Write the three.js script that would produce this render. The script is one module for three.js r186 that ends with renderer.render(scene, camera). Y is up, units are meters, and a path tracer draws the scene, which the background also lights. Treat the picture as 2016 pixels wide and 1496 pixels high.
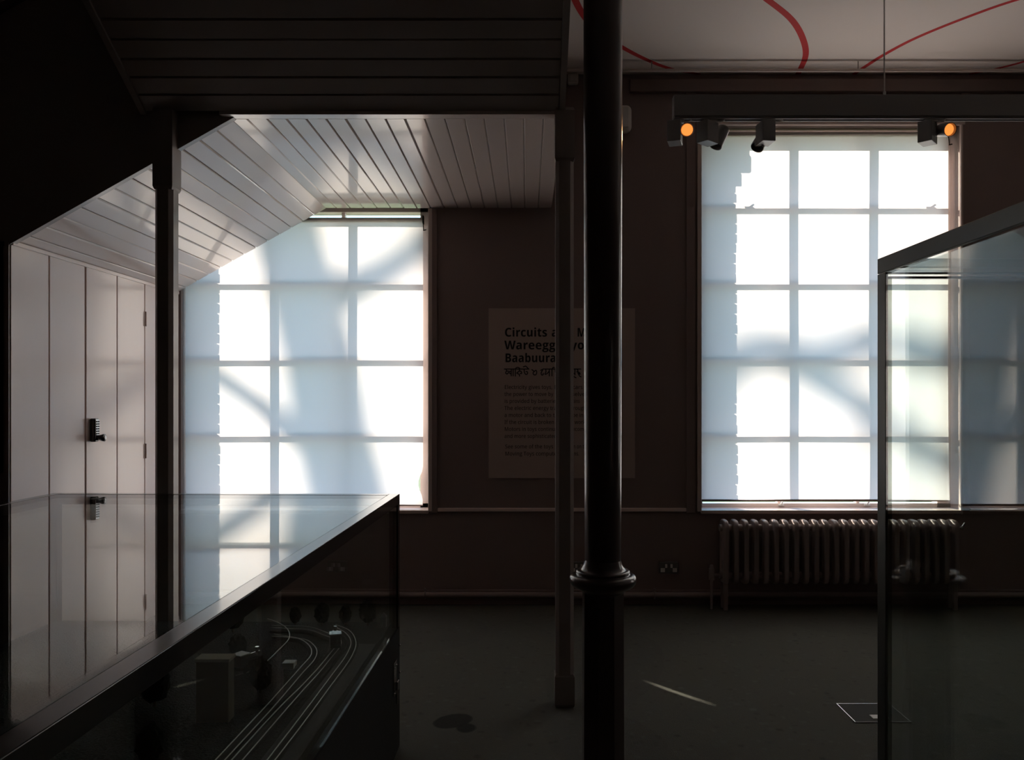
import * as THREE from 'three';
import { RoundedBoxGeometry } from 'three/addons/geometries/RoundedBoxGeometry.js';
import { mergeGeometries } from 'three/addons/utils/BufferGeometryUtils.js';
import { Sky } from 'three/addons/objects/Sky.js';

// ------------------------------------------------------------------ camera, sky, sun, exposure
const scene = new THREE.Scene();
const FOV = 2 * Math.atan(748 / 1530) * 180 / Math.PI;
const camera = new THREE.PerspectiveCamera(FOV, 2016 / 1496, 0.05, 3000);
camera.position.set(0, 1.55, 0);
camera.lookAt(0, 1.55, -5);
camera.setViewOffset(2016, 1496, -31, -37, 2016, 1496);

const TAN_AZ = 0.885, DROP = 0.494;                     // sun: sideways and down per metre into the room
const sunDir = new THREE.Vector3(TAN_AZ, -DROP, 1).normalize();
const sky = new Sky();
sky.scale.setScalar(1000);
sky.material.uniforms.sunPosition.value.copy(sunDir).negate();
sky.material.uniforms.turbidity.value = 1.6;
sky.material.uniforms.rayleigh.value = 3.0;
sky.material.uniforms.mieCoefficient.value = 0.002;
sky.material.uniforms.mieDirectionalG.value = 0.75;
scene.add(sky);
scene.backgroundIntensity = 0.58;
const sun = new THREE.DirectionalLight(new THREE.Color(1.0, 0.90, 0.74), 11);
sun.position.copy(sunDir).multiplyScalar(-40).add(new THREE.Vector3(0, 1.5, -6));
sun.target.position.set(0, 1.5, -6);
sun.castShadow = true;
sun.shadow.radius = 1.3;
sun.shadow.mapSize.set(4096, 4096);
Object.assign(sun.shadow.camera, { left: -14, right: 14, top: 14, bottom: -14, near: 1, far: 90 });
scene.add(sun, sun.target);

const renderer = new THREE.WebGLRenderer({ antialias: true });
renderer.toneMapping = THREE.LinearToneMapping;
renderer.toneMappingExposure = 1.65;
renderer.shadowMap.enabled = true;

// ------------------------------------------------------------------ helpers
let seed = 7;
const rnd = () => { seed = (seed * 1664525 + 1013904223) >>> 0; return seed / 4294967296; };
const jit = (a) => (rnd() * 2 - 1) * a;
const used = {};
const numbered = (n) => { const k = used[n] = (used[n] ?? -1) + 1; return k ? n + '_' + String(k).padStart(3, '0') : n; };
function mesh(name, geo, mat, parent = scene) {
  const m = new THREE.Mesh(geo, mat);
  m.name = parent === scene ? numbered(name) : name;
  m.castShadow = m.receiveShadow = true;
  parent.add(m);
  return m;
}
function tag(o, label, category, group) {
  o.userData.label = label; o.userData.category = category;
  if (group) o.userData.group = group;
  return o;
}
function thing(name, label, category, pos = [0, 0, 0], turn = 0, group) {
  const o = new THREE.Group(); o.name = numbered(name); o.position.set(...pos); o.rotation.y = turn; scene.add(o);
  return tag(o, label, category, group);
}
function struct(name) { const o = new THREE.Group(); o.name = name; o.userData.kind = 'structure'; scene.add(o); return o; }
const structMesh = (name, geo, mat) => { const m = mesh(name, geo, mat); m.name = name; m.userData.kind = 'structure'; return m; };
// box given by its extents; uv in metres
function bx(x0, x1, y0, y1, z0, z1) {
  const w = x1 - x0, h = y1 - y0, d = z1 - z0, g = new THREE.BoxGeometry(w, h, d);
  const uv = g.attributes.uv, s = [[d, h], [d, h], [w, d], [w, d], [w, h], [w, h]];
  for (let i = 0; i < 24; i++) { const [a, b] = s[i >> 2]; uv.setXY(i, uv.getX(i) * a, uv.getY(i) * b); }
  return g.translate((x0 + x1) / 2, (y0 + y1) / 2, (z0 + z1) / 2);
}
function rbx(x0, x1, y0, y1, z0, z1, r = 0.004, seg = 2) {
  return new RoundedBoxGeometry(x1 - x0, y1 - y0, z1 - z0, seg, r).translate((x0 + x1) / 2, (y0 + y1) / 2, (z0 + z1) / 2);
}
const merge = (list) => mergeGeometries(list.map((g) => { const h = g.index ? g.toNonIndexed() : g; for (const k of Object.keys(h.attributes)) if (!['position', 'normal', 'uv'].includes(k)) h.deleteAttribute(k); return h; }));
const V = (x, y, z) => new THREE.Vector3(x, y, z);
const curve = (pts) => new THREE.CatmullRomCurve3(pts.map((p) => V(...p)), false, 'centripetal');
const tube = (pts, r, n = 40, k = 8) => new THREE.TubeGeometry(curve(pts), n, r, k);
function cyl(a, b, r, r2 = r, k = 20) {
  const A = V(...a), B = V(...b), g = new THREE.CylinderGeometry(r2, r, A.distanceTo(B), k);
  const q = new THREE.Quaternion().setFromUnitVectors(V(0, 1, 0), B.clone().sub(A).normalize());
  return g.applyQuaternion(q).translate((A.x + B.x) / 2, (A.y + B.y) / 2, (A.z + B.z) / 2);
}
function prism(pts, depth) {                               // polygon in xy, extruded along +z
  const s = new THREE.Shape(pts.map(([x, y]) => new THREE.Vector2(x, y)));
  return new THREE.ExtrudeGeometry(s, { depth, bevelEnabled: false });
}
// tongue-and-groove board: face down at y = 0, chamfered edges, running along z from 0 to -len
function boardGeo(w, len, t = 0.018, c = 0.006) {
  const h = w / 2;
  return prism([[-h + c, 0], [h - c, 0], [h, c], [h, t], [-h, t], [-h, c]], len).translate(0, 0, -len);
}
// ------------------------------------------------------------------ textures
function noiseTex(size, cell, lo, hi, repeat, octaves = 3, sx = 1, sy = 1) {
  const data = new Uint8Array(size * size * 4), h = (x, y, s) => { let n = Math.imul(x, 374761393) + Math.imul(y, 668265263) + Math.imul(s, 2147483647 % 9973); n = Math.imul(n ^ (n >>> 13), 1274126177); return ((n ^ (n >>> 16)) >>> 0) / 4294967296; };
  for (let y = 0; y < size; y++) for (let x = 0; x < size; x++) {
    let v = 0, a = 0.5, c = cell, tot = 0;
    for (let o = 0; o < octaves; o++) {
      const cx = Math.max(1, Math.round(c * sx)), cy = Math.max(1, Math.round(c * sy)), nx = size / cx, ny = size / cy;
      const fx = x / cx, fy = y / cy, ix = Math.floor(fx), iy = Math.floor(fy), u = fx - ix, w = fy - iy, su = u * u * (3 - 2 * u), sw = w * w * (3 - 2 * w);
      const g = (i, j) => h(((i % Math.ceil(nx)) + Math.ceil(nx)) % Math.ceil(nx), ((j % Math.ceil(ny)) + Math.ceil(ny)) % Math.ceil(ny), o + 1);
      v += a * ((g(ix, iy) * (1 - su) + g(ix + 1, iy) * su) * (1 - sw) + (g(ix, iy + 1) * (1 - su) + g(ix + 1, iy + 1) * su) * sw);
      tot += a; a *= 0.5; c = Math.max(1, c / 2);
    }
    const k = Math.round(255 * (lo + (hi - lo) * v / tot)), i = (y * size + x) * 4;
    data[i] = data[i + 1] = data[i + 2] = k; data[i + 3] = 255;
  }
  const t = new THREE.DataTexture(data, size, size);
  t.wrapS = t.wrapT = THREE.RepeatWrapping; t.magFilter = THREE.LinearFilter; t.minFilter = THREE.LinearMipmapLinearFilter; t.generateMipmaps = true;
  t.repeat.set(repeat[0], repeat[1]); t.needsUpdate = true;
  return t;
}
const lin = (r, g, b) => new THREE.Color().setRGB(r, g, b);
const std = (color, roughness, more = {}) => new THREE.MeshStandardMaterial({ color, roughness, ...more });
const waveBump = noiseTex(256, 64, 0, 1, [1.3, 1.3], 2);
const brushBump = noiseTex(256, 8, 0, 1, [2.5, 0.8], 3, 1, 6);
const grit = noiseTex(256, 6, 0, 1, [5, 5], 3);
const M = {
  wall: std(lin(0.27, 0.20, 0.185), 0.75, { bumpMap: grit, bumpScale: 0.0006 }),  // pale pink room paint, darkened to stand for the lack of light
  hall: std(lin(0.16, 0.125, 0.115), 0.85),  // wall paint taken darker to represent the unlit hall
  ceiling: std(lin(0.88, 0.76, 0.71), 0.85, { bumpMap: grit, bumpScale: 0.0004 }),
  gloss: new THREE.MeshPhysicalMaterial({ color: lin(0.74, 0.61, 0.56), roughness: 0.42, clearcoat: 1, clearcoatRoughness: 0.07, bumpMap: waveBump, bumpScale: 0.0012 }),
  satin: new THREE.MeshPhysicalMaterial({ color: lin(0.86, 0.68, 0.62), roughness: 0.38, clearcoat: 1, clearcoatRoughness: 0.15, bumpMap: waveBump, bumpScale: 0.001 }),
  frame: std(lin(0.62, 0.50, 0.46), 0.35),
  post: new THREE.MeshPhysicalMaterial({ color: lin(0.36, 0.30, 0.275), roughness: 0.3, clearcoat: 0.5, clearcoatRoughness: 0.12 }),  // same pale paint as gloss, darkened to imitate its unlit faces
  iron: new THREE.MeshPhysicalMaterial({ color: lin(0.055, 0.035, 0.033), roughness: 0.28, clearcoat: 0.6, clearcoatRoughness: 0.1 }),
  gap: std(lin(0.02, 0.015, 0.014), 0.9),
  black: new THREE.MeshPhysicalMaterial({ color: lin(0.012, 0.012, 0.013), roughness: 0.22, clearcoat: 0.6, clearcoatRoughness: 0.08 }),
  blackMatt: std(lin(0.012, 0.012, 0.012), 0.95),
  greyMetal: std(lin(0.10, 0.105, 0.10), 0.38, { metalness: 0.5 }),
  steel: std(lin(0.55, 0.55, 0.54), 0.25, { metalness: 1 }),
  glass: new THREE.MeshPhysicalMaterial({ color: lin(0.93, 0.96, 0.95), roughness: 0.0, transmission: 1, thickness: 0, ior: 1.5 }),
  pane: new THREE.MeshPhysicalMaterial({ color: lin(0.97, 0.98, 0.98), roughness: 0.0, transmission: 1, thickness: 0, ior: 1.5 }),
  blind: new THREE.MeshPhysicalMaterial({ color: lin(0.88, 0.815, 0.82), roughness: 1, transmission: 0.42, thickness: 0, ior: 1.1, side: THREE.DoubleSide, bumpMap: noiseTex(256, 3, 0, 1, [9, 9], 2), bumpScale: 0.0002 }),
  track: std(lin(0.30, 0.285, 0.275), 0.55),
  spot: std(lin(0.32, 0.31, 0.30), 0.38, { metalness: 0.3 }),
  white: std(lin(0.72, 0.68, 0.64), 0.5),
  red: std(lin(0.62, 0.035, 0.04), 0.8),
  brick: std(lin(0.42, 0.22, 0.14), 0.95, { bumpMap: grit, bumpScale: 0.003 }),
  mortar: std(lin(0.45, 0.42, 0.37), 0.95),
  stone: std(lin(0.55, 0.52, 0.46), 0.9),
  bark: std(lin(0.13, 0.10, 0.075), 0.95),
  radiator: std(lin(0.30, 0.235, 0.22), 0.3),
  socket: std(lin(0.16, 0.15, 0.145), 0.4),
};

// ------------------------------------------------------------------ room shell
const ZW = -5.87, ZO = -6.2, CEIL = 4.0;
// windows: opening x0..x1, y0..y1; glazing bar centres; rows at 0.58 m
const WIN = [
  { x0: -2.62, x1: -0.752, y1: 3.03, bars: [-2.0225, -1.4255], right: -0.8285, rows: 4, brick: -2.645 },  // head cut short so no sunlight enters above the unseen landing
  { x0: 1.31, x1: 3.26, y1: 3.61, bars: [1.943, 2.551], right: 3.159, rows: 5, brick: 1.302 },
  { x0: 5.28, x1: 7.23, y1: 3.61, bars: [5.913, 6.521], right: 7.129, rows: 5, brick: 5.272 },   // added unseen window off to the right, there to brighten the room
];
{
  const s = new THREE.Shape([[-6, -0.3], [9, -0.3], [9, 4.3], [-6, 4.3]].map((p) => new THREE.Vector2(...p)));
  for (const w of WIN) s.holes.push(new THREE.Path([[w.x0, 0.71], [w.x0, w.y1], [w.x1, w.y1], [w.x1, 0.71]].map((p) => new THREE.Vector2(...p))));
  const back = structMesh('wall_back', new THREE.ExtrudeGeometry(s, { depth: ZW - ZO, bevelEnabled: false }).translate(0, 0, ZO), M.wall);
  // outer brick jambs, whose uneven arris shows as the toothed shadow edge on the blinds
  const bricks = [0, 1, 2, 3].map((k) => new THREE.BoxGeometry(k % 2 ? 0.105 : 0.215, 0.066, 0.06));
  for (const w of WIN) {
    mesh('mortar', bx(w.brick - 0.25, w.brick - 0.016, 0.6, w.y1 + 0.1, -6.255, -6.2), M.mortar, back);
    for (let k = 0, y = 0.6; y < w.y1 + 0.06; k++, y += 0.0765) {
      const g = bricks[k % 4], b = mesh('brick', g, M.brick, back), wide = k % 2 ? 0.105 : 0.215;
      b.position.set(w.brick - wide / 2 + jit(0.005), y + 0.038 + jit(0.002), -6.232);
      b.rotation.z = jit(0.012);
    }
    mesh('lintel', bx(w.x0 - 0.3, w.x1 + 0.3, w.y1 - 0.006, w.y1 + 0.22, -6.26, -6.2), M.stone, back);
    mesh('outer_sill', bx(w.x0 - 0.06, w.x1 + 0.06, 0.60, 0.705, -6.30, -6.08), M.stone, back);
  }
  const c = mesh('corbel', merge([rbx(1.25, 1.42, 3.43, 3.57, -6.27, -6.2, 0.02), rbx(1.25, 1.345, 3.33, 3.43, -6.265, -6.2, 0.008), rbx(1.25, 1.40, 3.56, 3.61, -6.27, -6.2, 0.008)]), M.stone, back);
  c.userData.label = 'stone corbel under the outer lintel';
  // inside mouldings of the wall
  const arch = (x0, x1, y0, y1, t = 0.018) => mesh('architrave', rbx(x0, x1, y0, y1, ZW, ZW + t, 0.004), M.wall, back);
  arch(1.195, 1.262, 0.69, 3.86); arch(3.265, 3.33, 0.69, 3.86); arch(-0.742, -0.682, 0.69, 2.985);
  for (const [x, y1] of [[1.292, 3.62], [-0.737, 2.985]]) mesh('architrave', rbx(x - 0.014, x + 0.018, 0.70, y1, ZW, ZW + 0.02, 0.005), M.frame, back);
  mesh('architrave', rbx(3.258, 3.276, 0.68, 3.62, ZW, ZW + 0.026, 0.006), M.frame, back);
  mesh('architrave', rbx(1.28, 3.29, 3.61, 3.645, ZW, ZW + 0.03, 0.006), M.frame, back);
  for (const [a, b] of [[-0.68, 1.195], [3.33, 5.2], [7.3, 8.9]]) mesh('dado_rail', rbx(a, b, 0.70, 0.728, ZW, ZW + 0.022, 0.006), M.satin, back);
  mesh('picture_rail', rbx(0.766, 8.9, 3.855, 3.95, ZW, ZW + 0.045, 0.008), M.wall, back);
}
const floorTex = (() => {
  const N = 2048, c = document.createElement('canvas'); c.width = c.height = N;
  const g = c.getContext('2d'), S = N / 16;                 // 16 m square, x from -7, z from -7
  g.fillStyle = '#57564d'; g.fillRect(0, 0, N, N);
  for (let i = 0; i < 60000; i++) { const v = 56 + Math.floor(rnd() * 54); g.fillStyle = `rgba(${v},${v},${v - 6},0.45)`; g.fillRect(rnd() * N, rnd() * N, 1 + rnd() * 3, 1 + rnd() * 3); }
  for (let i = 0; i < 160; i++) { const v = rnd() < 0.5 ? 35 : 80; g.fillStyle = `rgba(${v},${v},${v - 8},0.07)`; g.beginPath(); g.ellipse(rnd() * N, rnd() * N, 10 + rnd() * 90, 8 + rnd() * 60, rnd() * 3, 0, 7); g.fill(); }
  g.fillStyle = 'rgba(18,18,15,0.75)';                      // spill on the carpet
  g.beginPath(); g.ellipse((-0.36 + 7) * S, (-3.74 + 7) * S, 0.075 * S, 0.10 * S, 0.9, 0, 7); g.fill();
  g.beginPath(); g.ellipse((-0.29 + 7) * S, (-3.66 + 7) * S, 0.045 * S, 0.05 * S, 0, 0, 7); g.fill();
  const t = new THREE.CanvasTexture(c); t.colorSpace = THREE.SRGBColorSpace; t.flipY = false;
  return t;
})();
{
  const g = bx(-6, 9, -0.3, 0, -5.9, 7), p = g.attributes.position, uv = g.attributes.uv;
  for (let i = 0; i < p.count; i++) uv.setXY(i, (p.getX(i) + 7) / 16, (p.getZ(i) + 7) / 16);
  structMesh('floor', g, std(new THREE.Color(1, 1, 1), 0.95, { map: floorTex, bumpMap: noiseTex(512, 4, 0, 1, [60, 60], 2), bumpScale: 0.004 }));
}
structMesh('wall_left_hall', bx(-6.2, -6, -0.3, 4.3, -5.9, 7.2), M.hall).name = 'wall_far_left';
structMesh('wall_right', bx(9, 9.2, -0.3, 4.3, -5.9, 7.2), M.hall);
structMesh('wall_behind', bx(-6.2, 9.2, -0.3, 4.3, 7, 7.2), M.hall);
const ceiling = structMesh('ceiling', bx(-6.2, 9.2, CEIL, CEIL + 0.3, -6.2, 7.2), M.ceiling);
// red painted lines sweeping over the ceiling
function painted(pts, w0, w1) {
  const c = new THREE.CatmullRomCurve3(pts.map(([x, z]) => V(x, CEIL - 0.0015, z))), n = 48, pos = [], idx = [];
  for (let i = 0; i <= n; i++) {
    const p = c.getPoint(i / n), t = c.getTangent(i / n), w = (w0 + (w1 - w0) * i / n) / 2, nx = -t.z, nz = t.x, l = Math.hypot(nx, nz) || 1;
    for (const s of [-1, 1]) for (const y of [0, 0.0014]) pos.push(p.x + s * w * nx / l, p.y + y, p.z + s * w * nz / l);
    if (i < n) { const a = i * 4, b = a + 4; idx.push(a, a + 2, b, b, a + 2, b + 2, a + 1, b + 1, a + 3, b + 1, b + 3, a + 3, a, b, a + 1, b, b + 1, a + 1, a + 2, a + 3, b + 2, b + 2, a + 3, b + 3); }
  }
  const g = new THREE.BufferGeometry(); g.setAttribute('position', new THREE.Float32BufferAttribute(pos, 3)); g.setIndex(idx); g.computeVertexNormals();
  mesh('painted_line', g, M.red, ceiling).userData.label = 'red painted line';
}
painted([[0.16, -4.2], [0.241, -4.544], [0.31, -4.837], [0.42, -5.1], [0.626, -5.378], [0.846, -5.603], [1.059, -5.767], [1.30, -5.868]], 0.05, 0.03);
painted([[0.75, -4.1], [1.177, -4.489], [1.476, -4.775], [1.713, -5.032], [1.887, -5.317], [1.985, -5.553], [2.04, -5.868]], 0.045, 0.04);
painted([[3.55, -4.4], [3.209, -4.628], [2.999, -4.775], [2.813, -4.998], [2.63, -5.287], [2.535, -5.537], [2.49, -5.723], [2.462, -5.868]], 0.028, 0.035);
painted([[3.9, -5.2], [3.723, -5.472], [3.605, -5.645], [3.5, -5.75], [3.332, -5.868]], 0.03, 0.03);
structMesh('baseboard_back', rbx(-2.6, 8.9, 0, 0.11, ZW, ZW + 0.018, 0.004), M.wall);

// ------------------------------------------------------------------ windows
WIN.forEach((w, n) => {
  const o = struct('window_' + (n + 1)), z0 = -6.06, z1 = -6.005, zm = -6.034;  // the last one is the unseen window added for its light
  const part = (name, ...a) => mesh(name, bx(...a), M.frame, o);
  part('frame', w.x0, w.bars[0] - (w.bars[1] - w.bars[0]) + 0.012, 0.71, w.y1, -6.075, -5.995);
  part('frame', w.right, w.x1, 0.71, w.y1, -6.075, -5.995);
  part('frame', w.x0, w.x1, w.y1 - 0.04, w.y1, -6.075, -5.995);
  part('frame', w.x0, w.x1, 0.71, 0.744, -6.075, -5.995);
  for (const x of w.bars) mesh('glazing_bar', rbx(x - 0.014, x + 0.014, 0.744, w.y1 - 0.04, z0, z1, 0.006, 1), M.frame, o);
  const ys = [];
  for (let k = 1; k < w.rows; k++) { const y = 0.71 + 0.58 * k; ys.push(y); mesh('glazing_bar', rbx(w.x0 + 0.02, w.x1 - 0.02, y - 0.013, y + 0.013, z0 + 0.003, z1 - 0.003, 0.006, 1), M.frame, o); }
  const left = w.bars[0] - (w.bars[1] - w.bars[0]), xs = [left, ...w.bars, w.right], yy = [0.744, ...ys, w.y1 - 0.04];
  const pg = new THREE.BoxGeometry(1, 1, 0.004);
  for (let i = 0; i < 3; i++) for (let j = 0; j < yy.length - 1; j++) {
    const p = mesh('pane', pg, M.pane, o);
    p.scale.set(xs[i + 1] - xs[i] - 0.004, yy[j + 1] - yy[j] - 0.004, 1); p.position.set((xs[i] + xs[i + 1]) / 2, (yy[j] + yy[j + 1]) / 2, zm);
  }
  mesh('sill', rbx(w.x0 - 0.004, w.x1 + 0.004, 0.685, 0.712, -6.0, ZW + 0.03, 0.006), M.frame, o);
  for (const x of [0.33, 0.67]) {
    const cx = w.x0 + (w.x1 - w.x0) * x, hook = mesh('sash_lift', merge([rbx(cx - 0.022, cx + 0.022, 0.724, 0.74, -5.996, -5.985, 0.003), tube([[cx, 0.735, -5.988], [cx, 0.752, -5.972], [cx, 0.766, -5.962], [cx, 0.758, -5.952]], 0.005, 16, 8)]), M.white, o);
    hook.userData.label = 'white painted sash lift hook';
  }
  if (n) for (const x of [1.62, 3.0]) mesh('sash_fastener', merge([rbx(x - 0.03, x + 0.03, 3.043, 3.055, -6.03, -6.005, 0.003), cyl([x, 3.05, -6.015], [x + 0.035, 3.075, -6.015], 0.006)]), M.steel, o);
});

// ------------------------------------------------------------------ lawn and tree outside
{
  const t = noiseTex(256, 8, 0.55, 1, [30, 30], 3);
  const lawn = structMesh('ground_outside', bx(-60, 40, -0.6, -0.35, -70, -6.2), std(lin(0.075, 0.13, 0.022), 1, { map: t }));
  lawn.name = 'lawn'; lawn.userData.label = 'sunlit green lawn outside';
  const L = 16, off = sunDir.clone().multiplyScalar(-L);
  const at = ([x, y, dz = 0]) => { const k = dz; return [x + off.x - sunDir.x * k, y + off.y - sunDir.y * k, -5.93 + off.z - sunDir.z * k]; };
  const tree = thing('garden_tree', 'large bare tree on the lawn casting soft trunk shadow on the blinds', 'tree');
  function limb(name, pts, r0, r1) {
    const c = curve(pts), n = 40, k = 14, g = new THREE.TubeGeometry(c, n, 1, k), p = g.attributes.position;
    for (let i = 0; i <= n; i++) { const o = c.getPointAt(i / n), r = (r0 + (r1 - r0) * i / n); for (let j = 0; j <= k; j++) { const q = i * (k + 1) + j, rr = r * (1 + 0.06 * Math.sin(j * 2.1 + i * 0.7)); p.setXYZ(q, o.x + (p.getX(q) - o.x) * rr, o.y + (p.getY(q) - o.y) * rr, o.z + (p.getZ(q) - o.z) * rr); } }
    g.computeVertexNormals();
    mesh(name, g, M.bark, tree);
  }
  const base = at([-0.9, 0.3]); base[1] = -0.4;
  const mid = at([-1.1, -2.2]);
  limb('trunk', [base, mid, at([-1.372, 0.775]), at([-1.47, 1.26]), at([-1.566, 1.82]), at([-1.70, 2.27]), at([-1.864, 2.85]), at([-2.01, 3.43]), at([-2.2, 4.6]), at([-2.1, 6.5])], 0.30, 0.2);
  limb('branch', [at([-1.45, 1.1]), at([-1.75, 1.25]), at([-2.089, 1.531]), at([-2.36, 1.724]), at([-3.2, 2.2]), at([-4.2, 3.4])], 0.10, 0.05);
  limb('branch', [at([-1.70, 2.2]), at([-1.353, 2.383]), at([-1.004, 2.577]), at([-0.694, 2.848]), at([-0.1, 3.5]), at([0.4, 5])], 0.12, 0.06);
  limb('branch', [at([-1.40, 0.6]), at([-0.6, 0.55, 4]), at([0.4, 0.85, 7]), at([1.0, 1.3, 8]), at([1.399, 1.70, 8]), at([1.67, 1.90, 8]), at([1.92, 1.95, 8]), at([2.174, 1.85, 8]), at([2.407, 1.90, 8]), at([2.717, 2.02, 8]), at([3.143, 1.87, 8]), at([4.2, 2.2, 8])], 0.2, 0.13);
  limb('branch', [at([1.84, 1.94, 8]), at([2.1, 1.78, 8]), at([2.35, 1.62, 8]), at([2.639, 1.45, 8]), at([2.949, 1.2, 8]), at([3.6, 0.9, 8])], 0.14, 0.11);
  limb('branch', [at([2.6, 1.42, 8]), at([2.5, 1.1, 8]), at([2.6, 0.7, 8]), at([2.7, 0.2, 8])], 0.06, 0.04);
  limb('branch', [at([-2.0, 3.4]), at([-1.2, 4.3]), at([0, 5.4]), at([1.5, 7])], 0.12, 0.04);
  limb('branch', [at([-2.1, 4.2]), at([-3, 5.2]), at([-4, 7])], 0.12, 0.04);
}

// ------------------------------------------------------------------ roller blinds
function rollerBlind(label, x0, x1, yb, yt, opts) {
  const Z = -5.93, o = thing('roller_blind', label, 'blind');
  const nx = 40, ny = 60, g = new THREE.PlaneGeometry(1, 1, nx, ny), p = g.attributes.position, uv = g.attributes.uv;
  for (let i = 0; i < p.count; i++) {
    const u = p.getX(i) + 0.5, v = p.getY(i) + 0.5, y = yb + (yt - yb) * v;
    let a = x0, b = x1;
    const low = Math.max(0, 1 - v * 2.6);
    if (opts.slit) { const t = (y - 0.80) / 0.21; if (t > 0 && t < 1) b -= 0.034 * Math.sin(Math.PI * t); }
    a += (opts.waist || 0) * Math.sin(Math.PI * Math.min(1, v / 0.45)) ** 2;
    const x = a + (b - a) * u;
    const edge = Math.pow(Math.abs(u - 0.5) * 2, 6);
    const z = Z + 0.006 * low * Math.sin(u * 9 + 1.3 * v * 6) + 0.018 * low * edge * (u > 0.5 ? 1 : -0.6) + 0.003 * Math.sin(v * 5 + u * 3);
    p.setXYZ(i, x, y, z); uv.setXY(i, x, y);
  }
  g.computeVertexNormals();
  mesh('fabric', g, M.blind, o);
  mesh('bottom_bar', rbx(x0, x1, yb - 0.012, yb + 0.004, Z - 0.005, Z + 0.005, 0.003), opts.bar, o);
  mesh('roller', cyl([x0, yt, Z - 0.018], [x1, yt, Z - 0.018], 0.019, 0.019, 24), M.white, o);
  for (const [x, s] of [[x0, -1], [x1, 1]]) { mesh('bracket', rbx(x - 0.004, x + 0.004, yt - 0.03, yt + 0.03, Z - 0.04, Z + 0.01, 0.002), M.blackMatt, o); mesh('chain_hook', merge([cyl([x, yt - 0.02, Z + 0.006], [x + 0.006, yt - 0.085, Z + 0.008], 0.003, 0.003, 8), cyl([x + 0.002, yt - 0.085, Z + 0.008], [x + 0.026, yt - 0.08, Z + 0.008], 0.004, 0.004, 8)]), M.blackMatt, o); };
  return o;
}
const barMat = std(lin(0.16, 0.11, 0.09), 0.5);
rollerBlind('white roller blind on the window under the stairs, lowered nearly to the sill', -2.612, -0.799, 0.744, 2.918, { slit: true, bar: barMat });
rollerBlind('white roller blind on the tall window above the radiator', 1.316, 3.208, 0.779, 3.57, { waist: 0.004, bar: barMat });
rollerBlind('white roller blind on the added unseen window to the right of the tall case', 5.303, 7.178, 0.779, 3.57, { bar: barMat });

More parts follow.
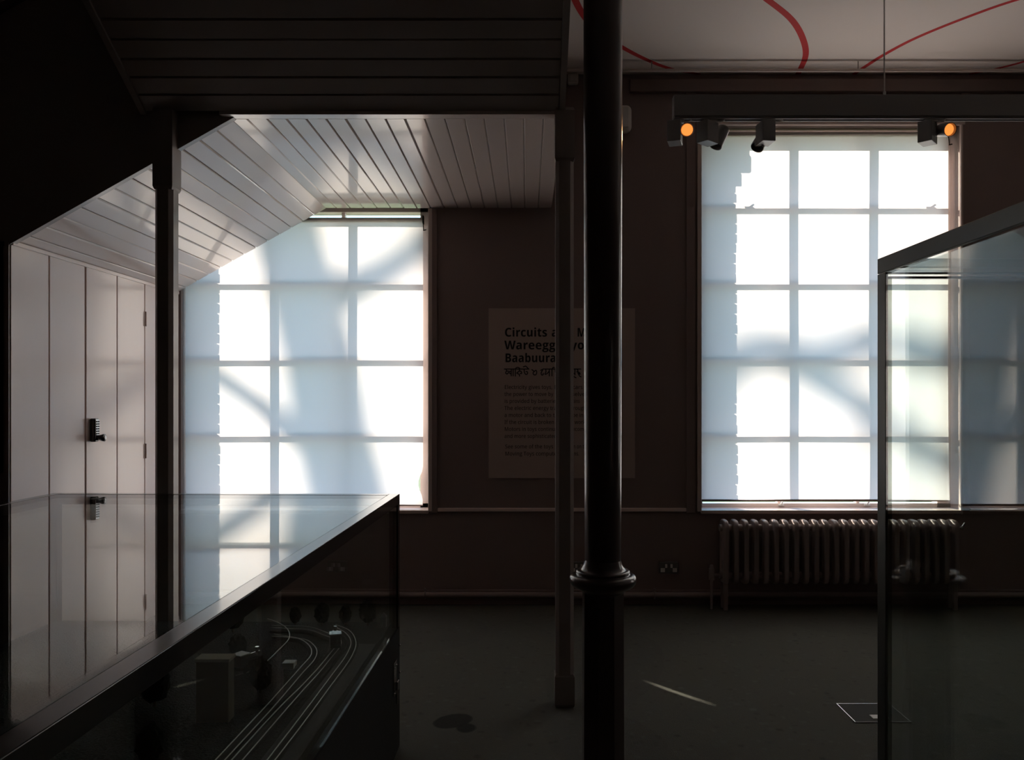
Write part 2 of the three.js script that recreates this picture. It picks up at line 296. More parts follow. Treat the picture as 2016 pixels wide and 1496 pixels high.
// ------------------------------------------------------------------ staircase overhead
const SL = 0.565, SA = Math.atan(SL), YS = 2.99, ZF = -4.0, XB = -1.52;
{
  const st = thing('staircase', 'painted timber staircase seen from below, boarded soffits and two chamfered posts', 'staircase');
  const len = 1.866, P = 0.1017;
  const flat = [0, 1, 2].map((k) => boardGeo(P - 0.0022, len, 0.018, 0.0045 + 0.001 * k));
  let n = 0;
  for (let x = 0.0807 + P / 2; x > XB; x -= P, n++) {
    const b = mesh('soffit_board', flat[n % 3], M.gloss, st);
    b.position.set(x, YS + jit(0.0007), ZF); b.rotation.z = jit(0.006); b.rotation.x = jit(0.001);
  }
  for (let k = 0; k < 28; k++) {
    const s = P * (k + 0.5), x = XB - s * Math.cos(SA), y = YS - s * Math.sin(SA);
    if (x < -4.4) break;
    const b = mesh('soffit_board', flat[k % 3], M.gloss, st);
    b.position.set(x, y + jit(0.0006), ZF); b.rotation.z = SA + jit(0.006);
  }
  // solid carriage above the boards
  const yl = (x) => YS + (x - XB) * SL;
  mesh('landing', bx(XB, 0.165, YS + 0.019, YS + 0.2, ZW, -3.93), M.post, st);
  mesh('flight_core', prism([[XB, YS + 0.0225], [-4.45, yl(-4.45) + 0.0225], [-4.45, yl(-4.45) + 0.25], [XB, YS + 0.25]], 1.86).translate(0, 0, ZW), M.gap, st);
  mesh('edge_trim', rbx(-1.56, 0.165, YS - 0.004, YS + 0.02, -3.988, -3.925, 0.003), M.gloss, st).userData.label = 'pale trim along the soffit edge';
  // closed balustrade of the lower flight, facing the room
  mesh('balustrade_panel', prism([[XB + 0.02, YS - 0.006], [-4.5, yl(-4.5) - 0.02], [-4.5, yl(-4.5) + 1.18], [-1.93, yl(-1.93) + 1.18], [-1.9, 3.2], [XB + 0.02, 3.2]], 0.035).translate(0, 0, -3.998), M.post, st);
  mesh('handrail', prism([[-4.5, yl(-4.5) + 1.18], [-1.93, yl(-1.93) + 1.18], [-1.93, yl(-1.93) + 1.225], [-4.5, yl(-4.5) + 1.225]], 0.07).translate(0, 0, -4.015), M.iron, st);
  // upper flight rising towards the hall: boards across, underside visible
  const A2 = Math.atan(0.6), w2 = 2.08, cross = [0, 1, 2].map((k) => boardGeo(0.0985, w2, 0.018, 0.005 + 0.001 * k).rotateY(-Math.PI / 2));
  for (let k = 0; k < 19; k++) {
    const s = 0.1 * (k + 0.5), b = mesh('soffit_board', cross[k % 3], M.post, st);  // shade of this underside is in the darker paint copy
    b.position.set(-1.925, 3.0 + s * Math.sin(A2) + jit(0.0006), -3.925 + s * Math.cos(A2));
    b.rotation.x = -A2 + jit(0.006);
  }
  const zTop = -3.925 + 1.0 / 0.6;
  for (const x of [0.158, -1.955]) mesh('stringer', prism([[3.925, 2.985], [-zTop, 3.985], [-zTop - 0.25, 3.985], [3.925, 3.22]], 0.03).rotateY(Math.PI / 2).translate(x, 0, 0), M.post, st);
  mesh('flight_core', prism([[3.925, 3.02], [-zTop, 3.995], [-zTop + 0.4, 3.995], [3.925, 3.28]], 2.07).rotateY(Math.PI / 2).translate(-1.922, 0, 0), M.gap, st);
  // stop-chamfered posts
  for (const x of [-1.834, 0.186]) {
    const w = 0.046, c = 0.018, sec = (h) => [[-h + c, -h], [h - c, -h], [h, -h + c], [h, h - c], [h - c, h], [-h + c, h], [-h, h - c], [-h, -h + c]];
    const po = new THREE.Group(); po.name = 'post'; po.position.set(x, 0, -3.95); st.add(po);
    const shaft = new THREE.ExtrudeGeometry(new THREE.Shape(sec(w).map((p) => new THREE.Vector2(...p))), { depth: 2.74, bevelEnabled: false }).rotateX(-Math.PI / 2).translate(0, 0.14, 0);
    const top = x < 0 ? 2.62 : 2.76;
    mesh('shaft', shaft, M.post, po);
    mesh('foot_block', new THREE.ExtrudeGeometry(new THREE.Shape([[-0.044, -0.044], [0.044, -0.044], [0.044, 0.044], [-0.044, 0.044]].map((p) => new THREE.Vector2(...p))), { depth: 0.14, bevelThickness: 0.012, bevelSize: 0.006, bevelSegments: 1 }).rotateX(-Math.PI / 2).translate(0, 0.012, 0), M.post, po);
    mesh('head_block', new THREE.ExtrudeGeometry(new THREE.Shape([[-0.044, -0.044], [0.044, -0.044], [0.044, 0.044], [-0.044, 0.044]].map((p) => new THREE.Vector2(...p))), { depth: 3.0 - top, bevelThickness: 0.016, bevelSize: 0.006, bevelSegments: 1 }).rotateX(-Math.PI / 2).translate(0, top, 0), M.post, po);
  }
}
// ------------------------------------------------------------------ boarded wall and cupboard door under the stairs
{
  const XL = -2.64, Y = 2.353;
  const wl = struct('wall_left');
  const slab = (name, d0, d1, parent, proud = 0) => mesh(name, rbx(XL - 0.03, XL + proud, 0.015, Y, -d1 + 0.005, -d0 - 0.005, 0.003, 1), M.satin, parent);
  slab('panel', 3.965, 4.288, wl); slab('panel', 4.288, 4.637, wl); slab('panel', 5.357, 5.87, wl);
  mesh('backing', bx(XL - 0.14, XL - 0.03, 0, Y, -5.87, -3.96), M.gap, wl);
  mesh('cornice', rbx(XL - 0.01, XL + 0.012, Y - 0.016, Y + 0.006, -5.865, -3.97, 0.004), M.satin, wl);
  const d = struct('door_1');
  slab('plank', 4.640, 4.993, d, 0.002); slab('plank', 4.993, 5.354, d, 0.002);
  for (const y of [2.1, 1.19]) mesh('hinge', merge([cyl([XL + 0.008, y - 0.05, -5.356], [XL + 0.008, y + 0.05, -5.356], 0.007), rbx(XL, XL + 0.004, y - 0.05, y + 0.05, -5.38, -5.335, 0.001)]), M.satin, d);
  const lock = new THREE.Group(); lock.name = 'keypad_lock'; lock.userData.label = 'black and chrome push-button keypad lock'; lock.position.set(XL + 0.002, 1.36, -4.70); d.add(lock);
  mesh('body', rbx(0, 0.034, -0.07, 0.072, -0.022, 0.022, 0.008, 3), M.black, lock);
  mesh('face_plate', rbx(0.033, 0.037, -0.05, 0.066, -0.018, 0.018, 0.001), M.steel, lock);
  for (let k = 0; k < 7; k++) for (const s of [-1, 1]) mesh('button', cyl([0.036, 0.052 - k * 0.0145, s * 0.009], [0.042, 0.052 - k * 0.0145, s * 0.009], 0.0042, 0.0042, 10), M.black, lock);
  mesh('knob', new THREE.LatheGeometry([[0, 0], [0.016, 0], [0.017, 0.02], [0.021, 0.032], [0.022, 0.045], [0, 0.047]].map((p) => new THREE.Vector2(...p)), 24).rotateZ(-Math.PI / 2).translate(0.034, -0.045, 0), M.black, lock);
  mesh('knob_cap', new THREE.SphereGeometry(0.015, 16, 10).scale(0.4, 1, 1).translate(0.081, -0.045, 0), M.steel, lock);
  // spandrel wall beside the door cupboard, facing the hall
  structMesh('wall_spandrel', prism([[-2.645, 0], [-6, 0], [-6, 0.5], [-4.46, 1.32], [-2.645, 2.345]], 0.06).translate(0, 0, -4.02), M.post);
}

// ------------------------------------------------------------------ cast iron column
{
  const o = thing('iron_column', 'round dark cast iron column with moulded collar and octagonal base shaft', 'column', [0.290, 0, -3.0]);
  mesh('shaft', new THREE.LatheGeometry([[0.0695, 0.90], [0.0715, 1.4], [0.0745, 2.6], [0.0745, 3.998]].map((p) => new THREE.Vector2(...p)), 64), M.iron, o);
  const prof = [[0.06, 0.80], [0.079, 0.803], [0.083, 0.812], [0.10, 0.822], [0.116, 0.830], [0.126, 0.842], [0.1285, 0.856], [0.124, 0.868], [0.114, 0.874], [0.104, 0.876], [0.102, 0.880], [0.1035, 0.885], [0.099, 0.890], [0.088, 0.893], [0.080, 0.900], [0.074, 0.912], [0.0695, 0.93]];
  mesh('collar', new THREE.LatheGeometry(new THREE.SplineCurve(prof.map((p) => new THREE.Vector2(...p))).getPoints(70), 64), M.iron, o);
  const oct = new THREE.CylinderGeometry(0.0815, 0.084, 0.70, 8, 1).toNonIndexed(); oct.computeVertexNormals();
  mesh('octagonal_shaft', oct.rotateY(Math.PI / 8 + 0.06).translate(0, 0.46, 0), M.iron, o);
  const base = new THREE.CylinderGeometry(0.10, 0.13, 0.12, 8, 1).toNonIndexed(); base.computeVertexNormals();
  mesh('base', base.rotateY(Math.PI / 8 + 0.06).translate(0, 0.06, 0), M.iron, o);
}

// ------------------------------------------------------------------ text panel on the back wall
{
  const W = 1152, H = 1336, c = document.createElement('canvas'); c.width = W; c.height = H;
  const g = c.getContext('2d');
  g.fillStyle = '#b9a59b'; g.fillRect(0, 0, W, H);
  g.fillStyle = '#0d0808'; g.textBaseline = 'alphabetic';
  const S = 4 / 4.273, px = (v) => (v - 8) * S;             // measured on an enlargement of the panel
  const py = (v) => (v - 30) * S;
  g.font = 'bold 95px sans-serif';
  const fit = (t, x, y, w) => { const m = g.measureText(t).width; g.save(); g.translate(px(x), py(y)); g.scale(w * S / m, 1); g.fillText(t, 0, 0); g.restore(); };
  fit('Circuits', 140, 268, 362); fit('and', 535, 268, 174); fit('Motors', 748, 268, 300);
  fit('Wareegga', 140, 375, 490); fit('iyo', 664, 375, 150);
  fit('Baabuurada', 142, 483, 545);
  // Bengali heading, drawn stroke by stroke
  g.strokeStyle = '#0d0808'; g.lineCap = 'round'; g.lineJoin = 'round'; g.lineWidth = 7.5;
  const st = (...pts) => { g.beginPath(); pts.forEach(([x, y], i) => { if (!i) g.moveTo(px(x), py(y)); else if (pts[i].length === 4) g.quadraticCurveTo(px(x), py(y), px(pts[i][2]), py(pts[i][3])); else g.lineTo(px(x), py(y)); }); g.stroke(); };
  st([140, 541], [346, 541]);                               // head line
  st([154, 541], [160, 556], [180, 562, 196, 562]); st([160, 556], [150, 566, 152, 576], [164, 590, 170, 574], [180, 566, 196, 584]); st([198, 541], [198, 598]);
  st([214, 541], [214, 598]); st([232, 541], [232, 600]); st([232, 541], [246, 516, 270, 536]);
  st([268, 541], [264, 560], [244, 574], [266, 586], [268, 600]); st([268, 558], [284, 556, 286, 574], [282, 584, 274, 576]);
  st([300, 522], [320, 516], [342, 538]); st([306, 541], [308, 566], [318, 598, 334, 580], [340, 560, 322, 562]);
  st([372, 546], [392, 562], [410, 538, 412, 570], [408, 598, 388, 588], [376, 578, 386, 566]);
  st([446, 552], [466, 541], [640, 541]); st([462, 552], [440, 576, 456, 592], [470, 592, 466, 576]);
  st([488, 541], [490, 566], [478, 580, 484, 586], [500, 582, 516, 560]); st([518, 541], [518, 598]); st([540, 541], [540, 598]); st([542, 541], [550, 520, 560, 530]);
  st([566, 541], [568, 566], [580, 596, 594, 578], [598, 560, 582, 562]); st([612, 541], [616, 580, 634, 566], [640, 596]);
  st([690, 541], [782, 541]); st([708, 541], [710, 566], [700, 580, 712, 584], [730, 576]); st([733, 541], [733, 590]); st([706, 592], [716, 600], [742, 614]);
  st([752, 545], [766, 556, 750, 564], [776, 566, 776, 584], [758, 574], [772, 600], [784, 606]);
  g.font = '42px sans-serif';
  const rows = [['Electricity gives toys,', 405, 'like', 'cars', 715, 84], ['the power to move by', 412, 'them', 'selves. It', 708, 190], ['is provided by batteries', 450, 'or', 'mains', 690, 84], ['The electric energy tra', 440, 'vels', 'through', 680, 146], ['a motor and back to', 395, 'the', 'be in', 712, 92], ['If the circuit is broken', 420, 'no', 'worka', 730, 112], ['Motors in toys continue', 450, 'to', 'become', 690, 140], ['and more sophisticated.', 452]];
  rows.forEach((r, i) => { const y = 708 + i * 58.8; fit(r[0], 140, y, r[1]); if (r[2]) { fit(r[2], 140 + r[1] + 14, y, Math.min(60, r[4] - 160 - r[1])); fit(r[3], r[4], y, r[5]); } });
  fit('See some of the toys in', 145, 1207, 455); fit('action on the', 640, 1207, 210);
  fit('Moving Toys computer', 145, 1267, 452); fit('screens.', 640, 1267, 130);
  const t = new THREE.CanvasTexture(c); t.colorSpace = THREE.SRGBColorSpace;
  const o = thing('text_panel', 'pale exhibition text panel with bold black multilingual heading on back wall', 'panel', [0.2573, 0.9515, ZW]);
  mesh('board', bx(-0.5523, 0.5523, 0, 1.2815, 0.001, 0.009), std(lin(0.58, 0.46, 0.41), 0.7), o);
  mesh('print', new THREE.PlaneGeometry(1.1046, 1.2815).translate(0, 0.64075, 0.0095), std(new THREE.Color(1, 1, 1), 0.7, { map: t }), o);
}

// ------------------------------------------------------------------ pipes, radiator, sockets, small fittings on the wall
{
  const o = thing('heating_pipe', 'pale painted heating pipe running low along the back wall', 'pipe');
  mesh('pipe', cyl([-2.55, 0.078, -5.828], [8.9, 0.078, -5.828], 0.022, 0.022, 20), M.radiator, o);
  for (const x of [-0.77, 0.95, 4.2]) mesh('pipe_clip', merge([new THREE.TorusGeometry(0.025, 0.006, 8, 20).rotateY(Math.PI / 2).translate(x, 0.078, -5.828), cyl([x, 0.095, -5.828], [x, 0.128, -5.828], 0.007)]), M.radiator, o);
}
{
  const o = thing('radiator', 'cast iron column radiator under the tall window', 'radiator', [0, 0, -5.73]);
  const Yb = 0.20, Yt = 0.655;
  const out = new THREE.Shape();
  out.absarc(-0.028, Yb + 0.04, 0.036, Math.PI, 1.5 * Math.PI); out.absarc(0.028, Yb + 0.04, 0.036, 1.5 * Math.PI, 2 * Math.PI); out.absarc(0.022, Yt - 0.05, 0.044, 0, Math.PI / 2); out.absarc(-0.022, Yt - 0.05, 0.044, Math.PI / 2, Math.PI);
  const hole = new THREE.Path(); hole.absarc(0, Yb + 0.11, 0.014, Math.PI, 2 * Math.PI); hole.absarc(0, Yt - 0.13, 0.014, 0, Math.PI); out.holes.push(hole);
  const slab = new THREE.ExtrudeGeometry(out, { depth: 0.014, bevelThickness: 0.011, bevelSize: 0.011, bevelSegments: 3, curveSegments: 8 }).rotateY(Math.PI / 2);
  const section = merge([slab.translate(-0.007, 0, 0), cyl([-0.0365, Yt - 0.055, 0], [0.0365, Yt - 0.055, 0], 0.026), cyl([-0.0365, Yb + 0.05, 0], [0.0365, Yb + 0.05, 0], 0.026)]);
  for (let k = 0; k < 24; k++) mesh('section', section, M.radiator, o).position.x = 1.449 + k * 0.0731;
  for (const x of [1.449, 3.13]) mesh('foot', merge([rbx(x - 0.016, x + 0.016, 0.001, Yb + 0.03, -0.05, -0.025, 0.005), rbx(x - 0.016, x + 0.016, 0.001, Yb + 0.03, 0.025, 0.05, 0.005)]), M.radiator, o);
  mesh('valve', merge([cyl([1.36, 0.25, 0], [1.415, 0.25, 0], 0.012), cyl([1.355, 0.215, 0], [1.355, 0.30, 0], 0.02), cyl([1.355, 0.30, 0], [1.355, 0.325, 0], 0.016, 0.012), cyl([1.355, 0.001, 0], [1.355, 0.22, 0], 0.009)]), M.radiator, o);
  mesh('bleed_valve', merge([cyl([3.165, 0.60, 0], [3.205, 0.60, 0], 0.012), cyl([3.2, 0.60, 0], [3.225, 0.635, 0], 0.008)]), M.steel, o);
}
for (const [x, label] of [[1.06, 'double wall socket between the column and the radiator'], [0.385, 'double wall socket hidden partly behind the stair post']]) {
  const o = thing('wall_socket', label, 'socket', [x, 0.28, ZW], 0, 'sockets on the back wall');
  mesh('plate', rbx(-0.073, 0.073, -0.043, 0.043, 0.0005, 0.03, 0.006), M.socket, o);
  for (const s of [-1, 1]) { mesh('switch', rbx(s * 0.02 - 0.008, s * 0.02 + 0.008, 0.0, 0.028, 0.029, 0.035, 0.002), M.white, o); mesh('outlet', rbx(s * 0.045 - 0.016, s * 0.045 + 0.016, -0.032, -0.002, 0.0285, 0.0315, 0.001), M.white, o); }
}
{
  const o = thing('wall_speaker', 'rounded pale wall speaker peeking out beside the iron column', 'speaker', [0.665, 3.64, ZW]);
  mesh('cabinet', new RoundedBoxGeometry(0.22, 0.2, 0.10, 5, 0.04).translate(0, 0, 0.052), M.white, o);
  mesh('grille', new RoundedBoxGeometry(0.17, 0.15, 0.012, 3, 0.005).translate(0, 0, 0.102), M.white, o);
  const e = thing('alarm_box', 'small pale box high on the wall between stair and column', 'box', [0.34, 3.955, ZW]);
  mesh('case', new RoundedBoxGeometry(0.08, 0.085, 0.05, 4, 0.015).translate(0, 0, 0.026), M.white, e);
  mesh('cover', new RoundedBoxGeometry(0.05, 0.055, 0.01, 3, 0.004).translate(0, 0, 0.052), M.white, e);
  const c = thing('cable_conduit', 'thin pale conduit under the ceiling near the back wall', 'conduit');
  mesh('tube', cyl([0.25, 3.935, -5.645], [8.95, 3.935, -5.645], 0.012, 0.012, 14), M.frame, c);
  for (let x = 0.9; x < 6.9; x += 1.5) mesh('hanger', cyl([x, 3.945, -5.645], [x, 4.0, -5.645], 0.005, 0.005, 8), M.frame, c);
}

// ------------------------------------------------------------------ track lighting
{
  const Z = -4.2;
  const o = thing('lighting_track', 'grey suspended lighting track with hanging rod in front of tall window', 'light track');
  mesh('beam', rbx(0.785, 4.6, 3.068, 3.183, Z - 0.03, Z + 0.03, 0.003), M.track, o);
  for (const s of [-1, 1]) mesh('rail', bx(0.79, 4.6, 3.056, 3.069, Z + s * 0.018 - 0.005, Z + s * 0.018 + 0.005), M.track, o);
  for (const x of [1.927, 4.2]) { mesh('rod', cyl([x, 3.19, Z], [x, 4.0, Z], 0.004, 0.004, 10), M.steel, o); mesh('rod_nut', cyl([x, 3.178, Z], [x, 3.21, Z], 0.009, 0.009, 6), M.steel, o); }
  const glow = new THREE.MeshStandardMaterial({ color: lin(0.02, 0.01, 0.005), emissive: new THREE.Color(1, 0.27, 0.05), emissiveIntensity: 0.8, roughness: 0.3 });
  const dark = std(lin(0.03, 0.03, 0.03), 0.3);
  function spot(label, x, boxTurn, lensAt, aim, lit) {
    const t = thing('track_spotlight', label, 'spotlight', [x, 3.054, Z], 0, 'spotlights on the suspended track');
    const b = mesh('gear_box', rbx(-0.036, 0.036, -0.125, -0.012, -0.05, 0.05, 0.003), M.spot, t); b.rotation.y = boxTurn;
    mesh('adaptor', merge([rbx(-0.02, 0.05, -0.013, 0, -0.014, 0.014, 0.002), tube([[0.03, -0.012, 0.018], [0.07, -0.013, 0.024], [0.086, -0.004, 0.024]], 0.004, 12, 8)]), M.white, t);
    const a = V(...aim).normalize(), head = new THREE.Group(); head.name = 'lamp_head'; head.position.copy(V(...lensAt).addScaledVector(a, -0.045)); head.quaternion.setFromUnitVectors(V(0, -1, 0), a); t.add(head);
    const can = new THREE.LatheGeometry([[0, 0.075], [0.026, 0.075], [0.034, 0.066], [0.036, -0.045], [0.0355, -0.049], [0.032, -0.046], [0.0305, -0.01], [0.0, -0.01]].map((p) => new THREE.Vector2(...p)).reverse(), 32);
    mesh('can', can, M.spot, head);
    mesh('lens', new THREE.SphereGeometry(0.0302, 24, 10, 0, Math.PI * 2, 0, Math.PI / 2).scale(1, 0.3, 1).rotateX(Math.PI).translate(0, -0.03, 0), lit ? glow : dark, head);
    mesh('yoke', cyl([lensAt[0] - a.x * 0.07, lensAt[1] - a.y * 0.07, lensAt[2] - a.z * 0.07], [0, -0.05, 0], 0.008), M.spot, t);
    if (lit) {
      const l = new THREE.SpotLight(new THREE.Color(1, 0.5, 0.2), 0.5, 0, 0.5, 0.6); l.castShadow = true; l.shadow.radius = 1;
      l.position.set(0, -0.052, 0); l.target.position.set(0, -1, 0); head.add(l, l.target);
    }
    return t;
  }
  spot('leftmost track spotlight, lamp glowing orange', 0.795, -0.3, [0.045, -0.085, 0.10], [-0.25, -0.35, 1], true);
  spot('unlit track spotlight beside the leftmost glowing one, tilted down', 0.972, -0.85, [0.056, -0.118, -0.055], [-0.42, -0.85, 0.15], false);
  spot('unlit track spotlight hanging alone over the window', 1.285, 0.10, [-0.03, -0.128, -0.05], [-0.5, -0.8, 0.3], false);
  spot('rightmost track spotlight, lamp glowing orange', 2.16, -0.75, [0.09, -0.07, 0.06], [0.12, -0.3, 1], true);
}

// ------------------------------------------------------------------ low display case with model railway
{
  const o = thing('display_case', 'low black framed glass display case on the left with reflecting top', 'display case', [-0.5715, 0, -3.47], -0.0194);
  const W = 1.565, Ln = 3.0, T = 1.126, F = 0.045, D = 0.56;
  mesh('plinth', rbx(-W, 0, 0, 0.536, 0, Ln, 0.003), M.blackMatt, o);
  mesh('deck', bx(-W + 0.03, -0.03, 0.536, D, 0.03, Ln - 0.03), std(lin(0.015, 0.016, 0.011), 0.95, { bumpMap: grit, bumpScale: 0.01 }), o);
  mesh('roadside', bx(-0.13, -0.032, D, D + 0.006, 0.35, Ln - 0.04), std(lin(0.10, 0.10, 0.095), 0.9), o).userData.label = 'grey model road strip';
  for (const [a, b, c, d] of [[-F, 0, 0, Ln], [-W, -W + F, 0, Ln], [-W + F, -F, 0, F], [-W + F, -F, Ln - F, Ln]]) mesh('top_rail', rbx(a, b, T - F, T, c, d, 0.0025), M.black, o);
  for (const [x, z] of [[-0.04, 0], [-W, 0], [-0.04, Ln - 0.04], [-W, Ln - 0.04]]) mesh('corner_post', rbx(x, x + 0.04, 0.536, T - F, z, z + 0.04, 0.003), M.black, o);
  mesh('top_glass', bx(-W + F + 0.002, -F - 0.002, T - 0.009, T - 0.001, F + 0.002, Ln - F - 0.002), M.glass, o);
  mesh('side_glass', bx(-0.012, -0.004, 0.537, T - F, 0.04, Ln - 0.04), M.glass, o);
  mesh('side_glass', bx(-W + 0.004, -W + 0.012, 0.537, T - F, 0.04, Ln - 0.04), M.glass, o);
  mesh('side_glass', bx(-W + 0.04, -0.04, 0.537, T - F, 0.004, 0.012), M.glass, o);
  mesh('side_glass', bx(-W + 0.04, -0.04, 0.537, T - F, Ln - 0.012, Ln - 0.004), M.glass, o);
  const lk = mesh('latch', merge([rbx(0, 0.006, 0.28, 0.42, 0.10, 0.16, 0.002), rbx(0.002, 0.02, 0.30, 0.34, 0.115, 0.145, 0.004), cyl([0.012, 0.24, 0.13], [0.012, 0.31, 0.13], 0.004)]), M.steel, o);
  lk.userData.label = 'metal latch on the plinth';
  for (const [y, z] of [[0.40, 0.11], [0.40, 0.15], [0.29, 0.11], [0.29, 0.15], [0.46, 0.03], [0.34, 0.03]]) mesh('screw', new THREE.SphereGeometry(0.005, 10, 6).translate(0.006, y, z), M.steel, o);
}
{
  const rail = std(lin(0.4, 0.385, 0.35), 0.3, { metalness: 1 }), Y = 0.575;
  const o = thing('model_railway_track', 'thin shiny model railway rails curving inside the low display case', 'model track');
  const A = [[-1.154, -3.447], [-1.094, -3.392], [-1.034, -3.318], [-0.993, -3.237], [-0.97, -3.151], [-0.967, -3.008], [-0.97, -2.878], [-0.981, -2.798], [-1.03, -2.74]];
  const B1 = [[-1.05, -3.22], [-0.937, -3.165], [-0.887, -3.109], [-0.846, -3.034], [-0.824, -2.95], [-0.825, -2.832], [-0.83, -2.5], [-0.845, -2.05], [-0.86, -1.4]];
  const B2 = [[-1.05, -3.19], [-0.905, -3.151], [-0.853, -3.087], [-0.816, -3.008], [-0.798, -2.909], [-0.801, -2.773], [-0.805, -2.45], [-0.82, -2.05], [-0.835, -1.4]];
  const C1 = [[-1.1, -3.31], [-0.93, -3.282], [-0.851, -3.217], [-0.77, -3.13], [-0.757, -2.95], [-0.765, -2.694], [-0.785, -2.446], [-0.80, -2.089], [-0.82, -1.4]];
  const C2 = [[-1.1, -3.34], [-0.943, -3.328], [-0.864, -3.267], [-0.755, -3.14], [-0.741, -2.882], [-0.756, -2.512], [-0.771, -2.081], [-0.80, -1.4]];
  const D1 = [[-0.83, -3.33], [-0.76, -3.24], [-0.71, -3.12], [-0.692, -2.983], [-0.692, -2.72], [-0.697, -2.4], [-0.705, -2.05], [-0.72, -1.4]];
  const D2 = [[-0.83, -3.36], [-0.75, -3.27], [-0.69, -3.12], [-0.668, -2.966], [-0.670, -2.6], [-0.676, -2.3], [-0.684, -2.05], [-0.70, -1.4]];
  for (const p of [A, B1, B2, C1, C2, D1, D2]) mesh('rail', tube(p.map(([x, z]) => [x, Y, z]), 0.0018, 90, 6), rail, o);
  const bed = std(lin(0.035, 0.033, 0.03), 0.95);
  for (const [p, dx] of [[B1, 0.012], [C1, 0.01], [D1, 0.011]]) { const b = mesh('ballast_bed', tube(p.map(([x, z]) => [x + dx, 0, z]), 0.022, 60, 8).scale(1, 0.4, 1), bed, o); b.position.y = 0.563; }
  const hut = thing('model_tower', 'cream model tower block in the railway layout', 'model building', [-0.965, 0.56, -2.40]);
  mesh('walls', rbx(-0.05, 0.05, 0, 0.185, -0.024, 0.024, 0.002), std(lin(0.2, 0.17, 0.12), 0.8), hut);  // cream darkened here to imitate the shaded front under a lit roof
  mesh('roof', rbx(-0.054, 0.054, 0.185, 0.195, -0.027, 0.027, 0.002), std(lin(0.62, 0.56, 0.44), 0.8), hut);
  function loco(label, x, z, turn, roofMat) {
    const t = thing('model_locomotive', label, 'model train', [x, 0.575, z], turn);
    mesh('chassis', rbx(-0.02, 0.02, 0.012, 0.024, -0.055, 0.055, 0.003), M.blackMatt, t);
    mesh('boiler', cyl([0, 0.04, -0.05], [0, 0.04, 0.02], 0.016), M.black, t);
    mesh('cab', rbx(-0.02, 0.02, 0.024, 0.062, 0.018, 0.052, 0.002), M.black, t);
    mesh('roof', rbx(-0.023, 0.023, 0.062, 0.068, 0.012, 0.058, 0.002), roofMat, t);
    mesh('chimney', cyl([0, 0.05, -0.038], [0, 0.072, -0.038], 0.005, 0.007), M.steel, t);
    for (const s of [-1, 1]) for (const w of [-0.035, 0, 0.035]) mesh('wheel', cyl([s * 0.017, 0.012, w], [s * 0.022, 0.012, w], 0.012, 0.012, 14), M.steel, t);
  }
  loco('shiny model locomotive on the outer curve', -0.755, -3.05, 0.25, M.steel);
  loco('grey roofed model locomotive behind the cream tower', -1.005, -2.80, -0.5, M.white);
  const wagon = thing('model_wagon', 'small pale model wagon at the end of inner curve', 'model train', [-0.868, 0.56, -2.83]);
  mesh('body', rbx(-0.022, 0.022, 0.012, 0.034, -0.02, 0.02, 0.003), M.white, wagon);
  for (const s of [-1, 1]) mesh('wheel', cyl([s * 0.018, 0.009, -0.012], [s * 0.018, 0.009, 0.012], 0.009, 0.009, 12), M.steel, wagon);
  const sig = thing('model_signal_box', 'small white model hut in far right corner of display case', 'model building', [-0.625, 0.56, -3.37]);
  mesh('walls', rbx(-0.012, 0.012, 0, 0.045, -0.012, 0.012, 0.002), M.white, sig);
  mesh('roof', new THREE.ConeGeometry(0.02, 0.02, 4).rotateY(Math.PI / 4).translate(0, 0.055, 0), M.white, sig);
  const dkGreen = std(lin(0.012, 0.02, 0.01), 0.95);
  [[-0.70, -3.40, 0.10], [-0.80, -3.41, 0.075], [-0.90, -3.40, 0.09], [-1.02, -3.41, 0.07], [-1.25, -3.3, 0.12], [-1.1, -2.95, 0.09], [-1.2, -2.5, 0.13], [-0.90, -2.62, 0.1], [-1.35, -2.9, 0.11], [-1.02, -2.1, 0.1]].forEach(([x, z, h], i) => {
    const names = ['in the far right corner', 'second from the far right corner', 'in the middle of the far edge', 'at the far edge left of middle', 'near the far left', 'inside the curve', 'left of the cream tower', 'right behind the cream tower', 'behind on the left', 'nearest the viewer'];
    const t = thing('model_tree', 'dark model tree in the railway layout ' + names[i], 'model tree', [x, 0.56, z], 0, 'model trees in the display case');
    const g = new THREE.IcosahedronGeometry(0.35 * h, 3), p = g.attributes.position;
    for (let k = 0; k < p.count; k++) { const s = 1 + 0.22 * Math.sin(p.getX(k) * 260 + i) * Math.sin(p.getY(k) * 230) * Math.sin(p.getZ(k) * 250 + 1); p.setXYZ(k, p.getX(k) * s, p.getY(k) * s * 1.4, p.getZ(k) * s); }
    g.computeVertexNormals();
    mesh('crown', g.translate(0, h * 0.6, 0), dkGreen, t);
    mesh('trunk', cyl([0, 0, 0], [0, h * 0.4, 0], 0.005, 0.004, 8), M.bark, t);
  });
}

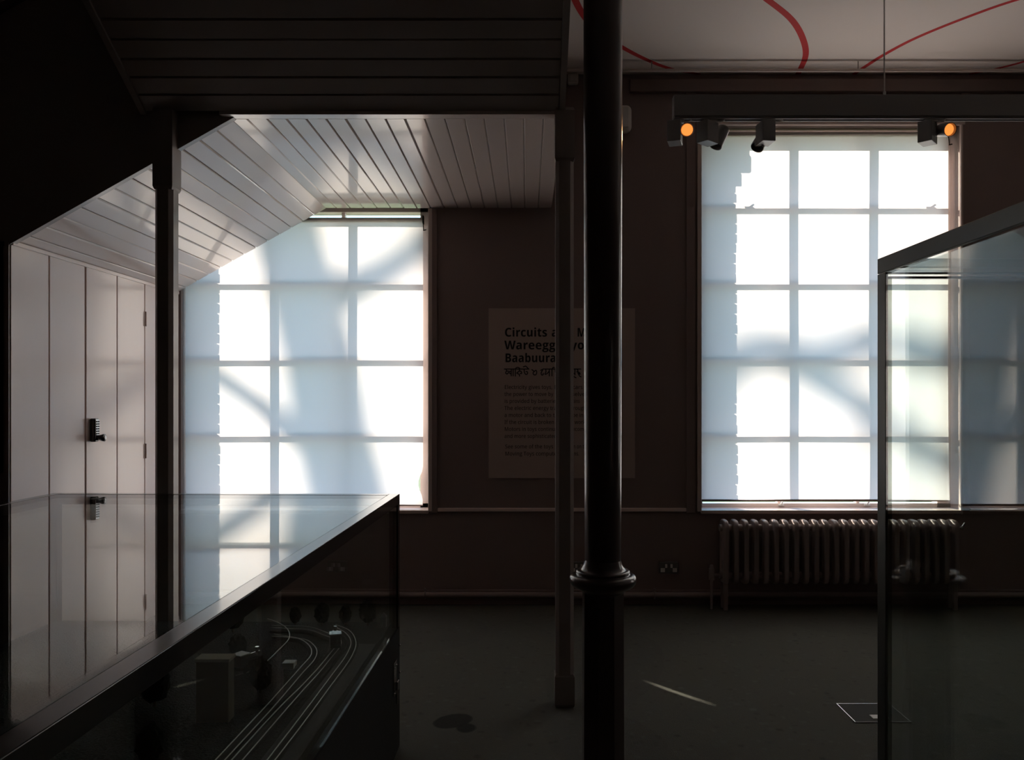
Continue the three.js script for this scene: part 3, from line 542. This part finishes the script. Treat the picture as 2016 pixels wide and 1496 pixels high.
// ------------------------------------------------------------------ tall display case on the right
{
  const o = thing('display_case', 'tall empty glass display case with grey metal frame on the right', 'display case', [0.913, 0, -2.03]);
  const W = 1.1, Ln = 1.6, T = 1.915, R = 0.040, edge = new THREE.MeshPhysicalMaterial({ color: lin(0.5, 0.53, 0.49), roughness: 0.05, transmission: 1, thickness: 0, ior: 1.5 });
  mesh('plinth', rbx(0, W, 0, 0.30, 0, Ln, 0.004), M.black, o);
  for (const [a, b, c, d] of [[0, 0.012, 0, Ln], [W - 0.012, W, 0, Ln], [0.012, W - 0.012, 0, 0.012], [0.012, W - 0.012, Ln - 0.012, Ln]]) mesh('top_rail', rbx(a, b, T - R, T, c, d, 0.002), M.greyMetal, o);
  for (const [x, z] of [[0, 0], [W - 0.007, 0], [0, Ln - 0.047], [W - 0.007, Ln - 0.047]]) mesh('corner_post', rbx(x, x + 0.007, 0.30, T - R - 0.001, z, z + 0.047, 0.002), M.greyMetal, o);
  mesh('top_glass', bx(0.013, W - 0.013, T - R - 0.006, T - R + 0.002, 0.013, Ln - 0.013), M.glass, o);
  mesh('side_glass', bx(0.001, 0.008, 0.301, T - R - 0.008, 0.048, Ln - 0.048), M.glass, o);
  mesh('side_glass', bx(W - 0.008, W - 0.001, 0.301, T - R - 0.008, 0.048, Ln - 0.048), M.glass, o);
  mesh('side_glass', bx(0.030, W - 0.030, 0.301, T - R - 0.016, 0.010, 0.018), M.glass, o);
  for (const x of [0.009, W - 0.030]) mesh('glass_edge', bx(x, x + 0.021, 0.301, T - R - 0.008, 0.010, 0.018), edge, o);
  mesh('seal', bx(0.009, W - 0.009, T - R - 0.014, T - R - 0.008, 0.008, 0.020), M.steel, o);
}
// ------------------------------------------------------------------ floor hatch
{
  const o = thing('floor_hatch', 'metal edged floor box lid set in the carpet near the tall case', 'floor box', [1.70, 0, -3.83]);
  mesh('lid', bx(-0.13, 0.13, 0.0005, 0.003, -0.11, 0.11), std(lin(0.045, 0.045, 0.04), 0.9), o);
  for (const [a, b, c, d, m] of [[-0.135, 0.135, -0.114, -0.110, M.steel], [-0.135, 0.135, 0.11, 0.114, M.socket], [-0.135, -0.131, -0.11, 0.11, M.steel], [0.131, 0.135, -0.11, 0.11, M.socket]]) mesh('rim', bx(a, b, 0.0005, 0.005, c, d), m, o);  // front and right rims coloured dark to imitate edges that catch no glint
  mesh('flap', rbx(-0.03, 0.05, 0.003, 0.006, 0.03, 0.075, 0.001), M.white, o).userData.label = 'white cable flap';
}

renderer.render(scene, camera);
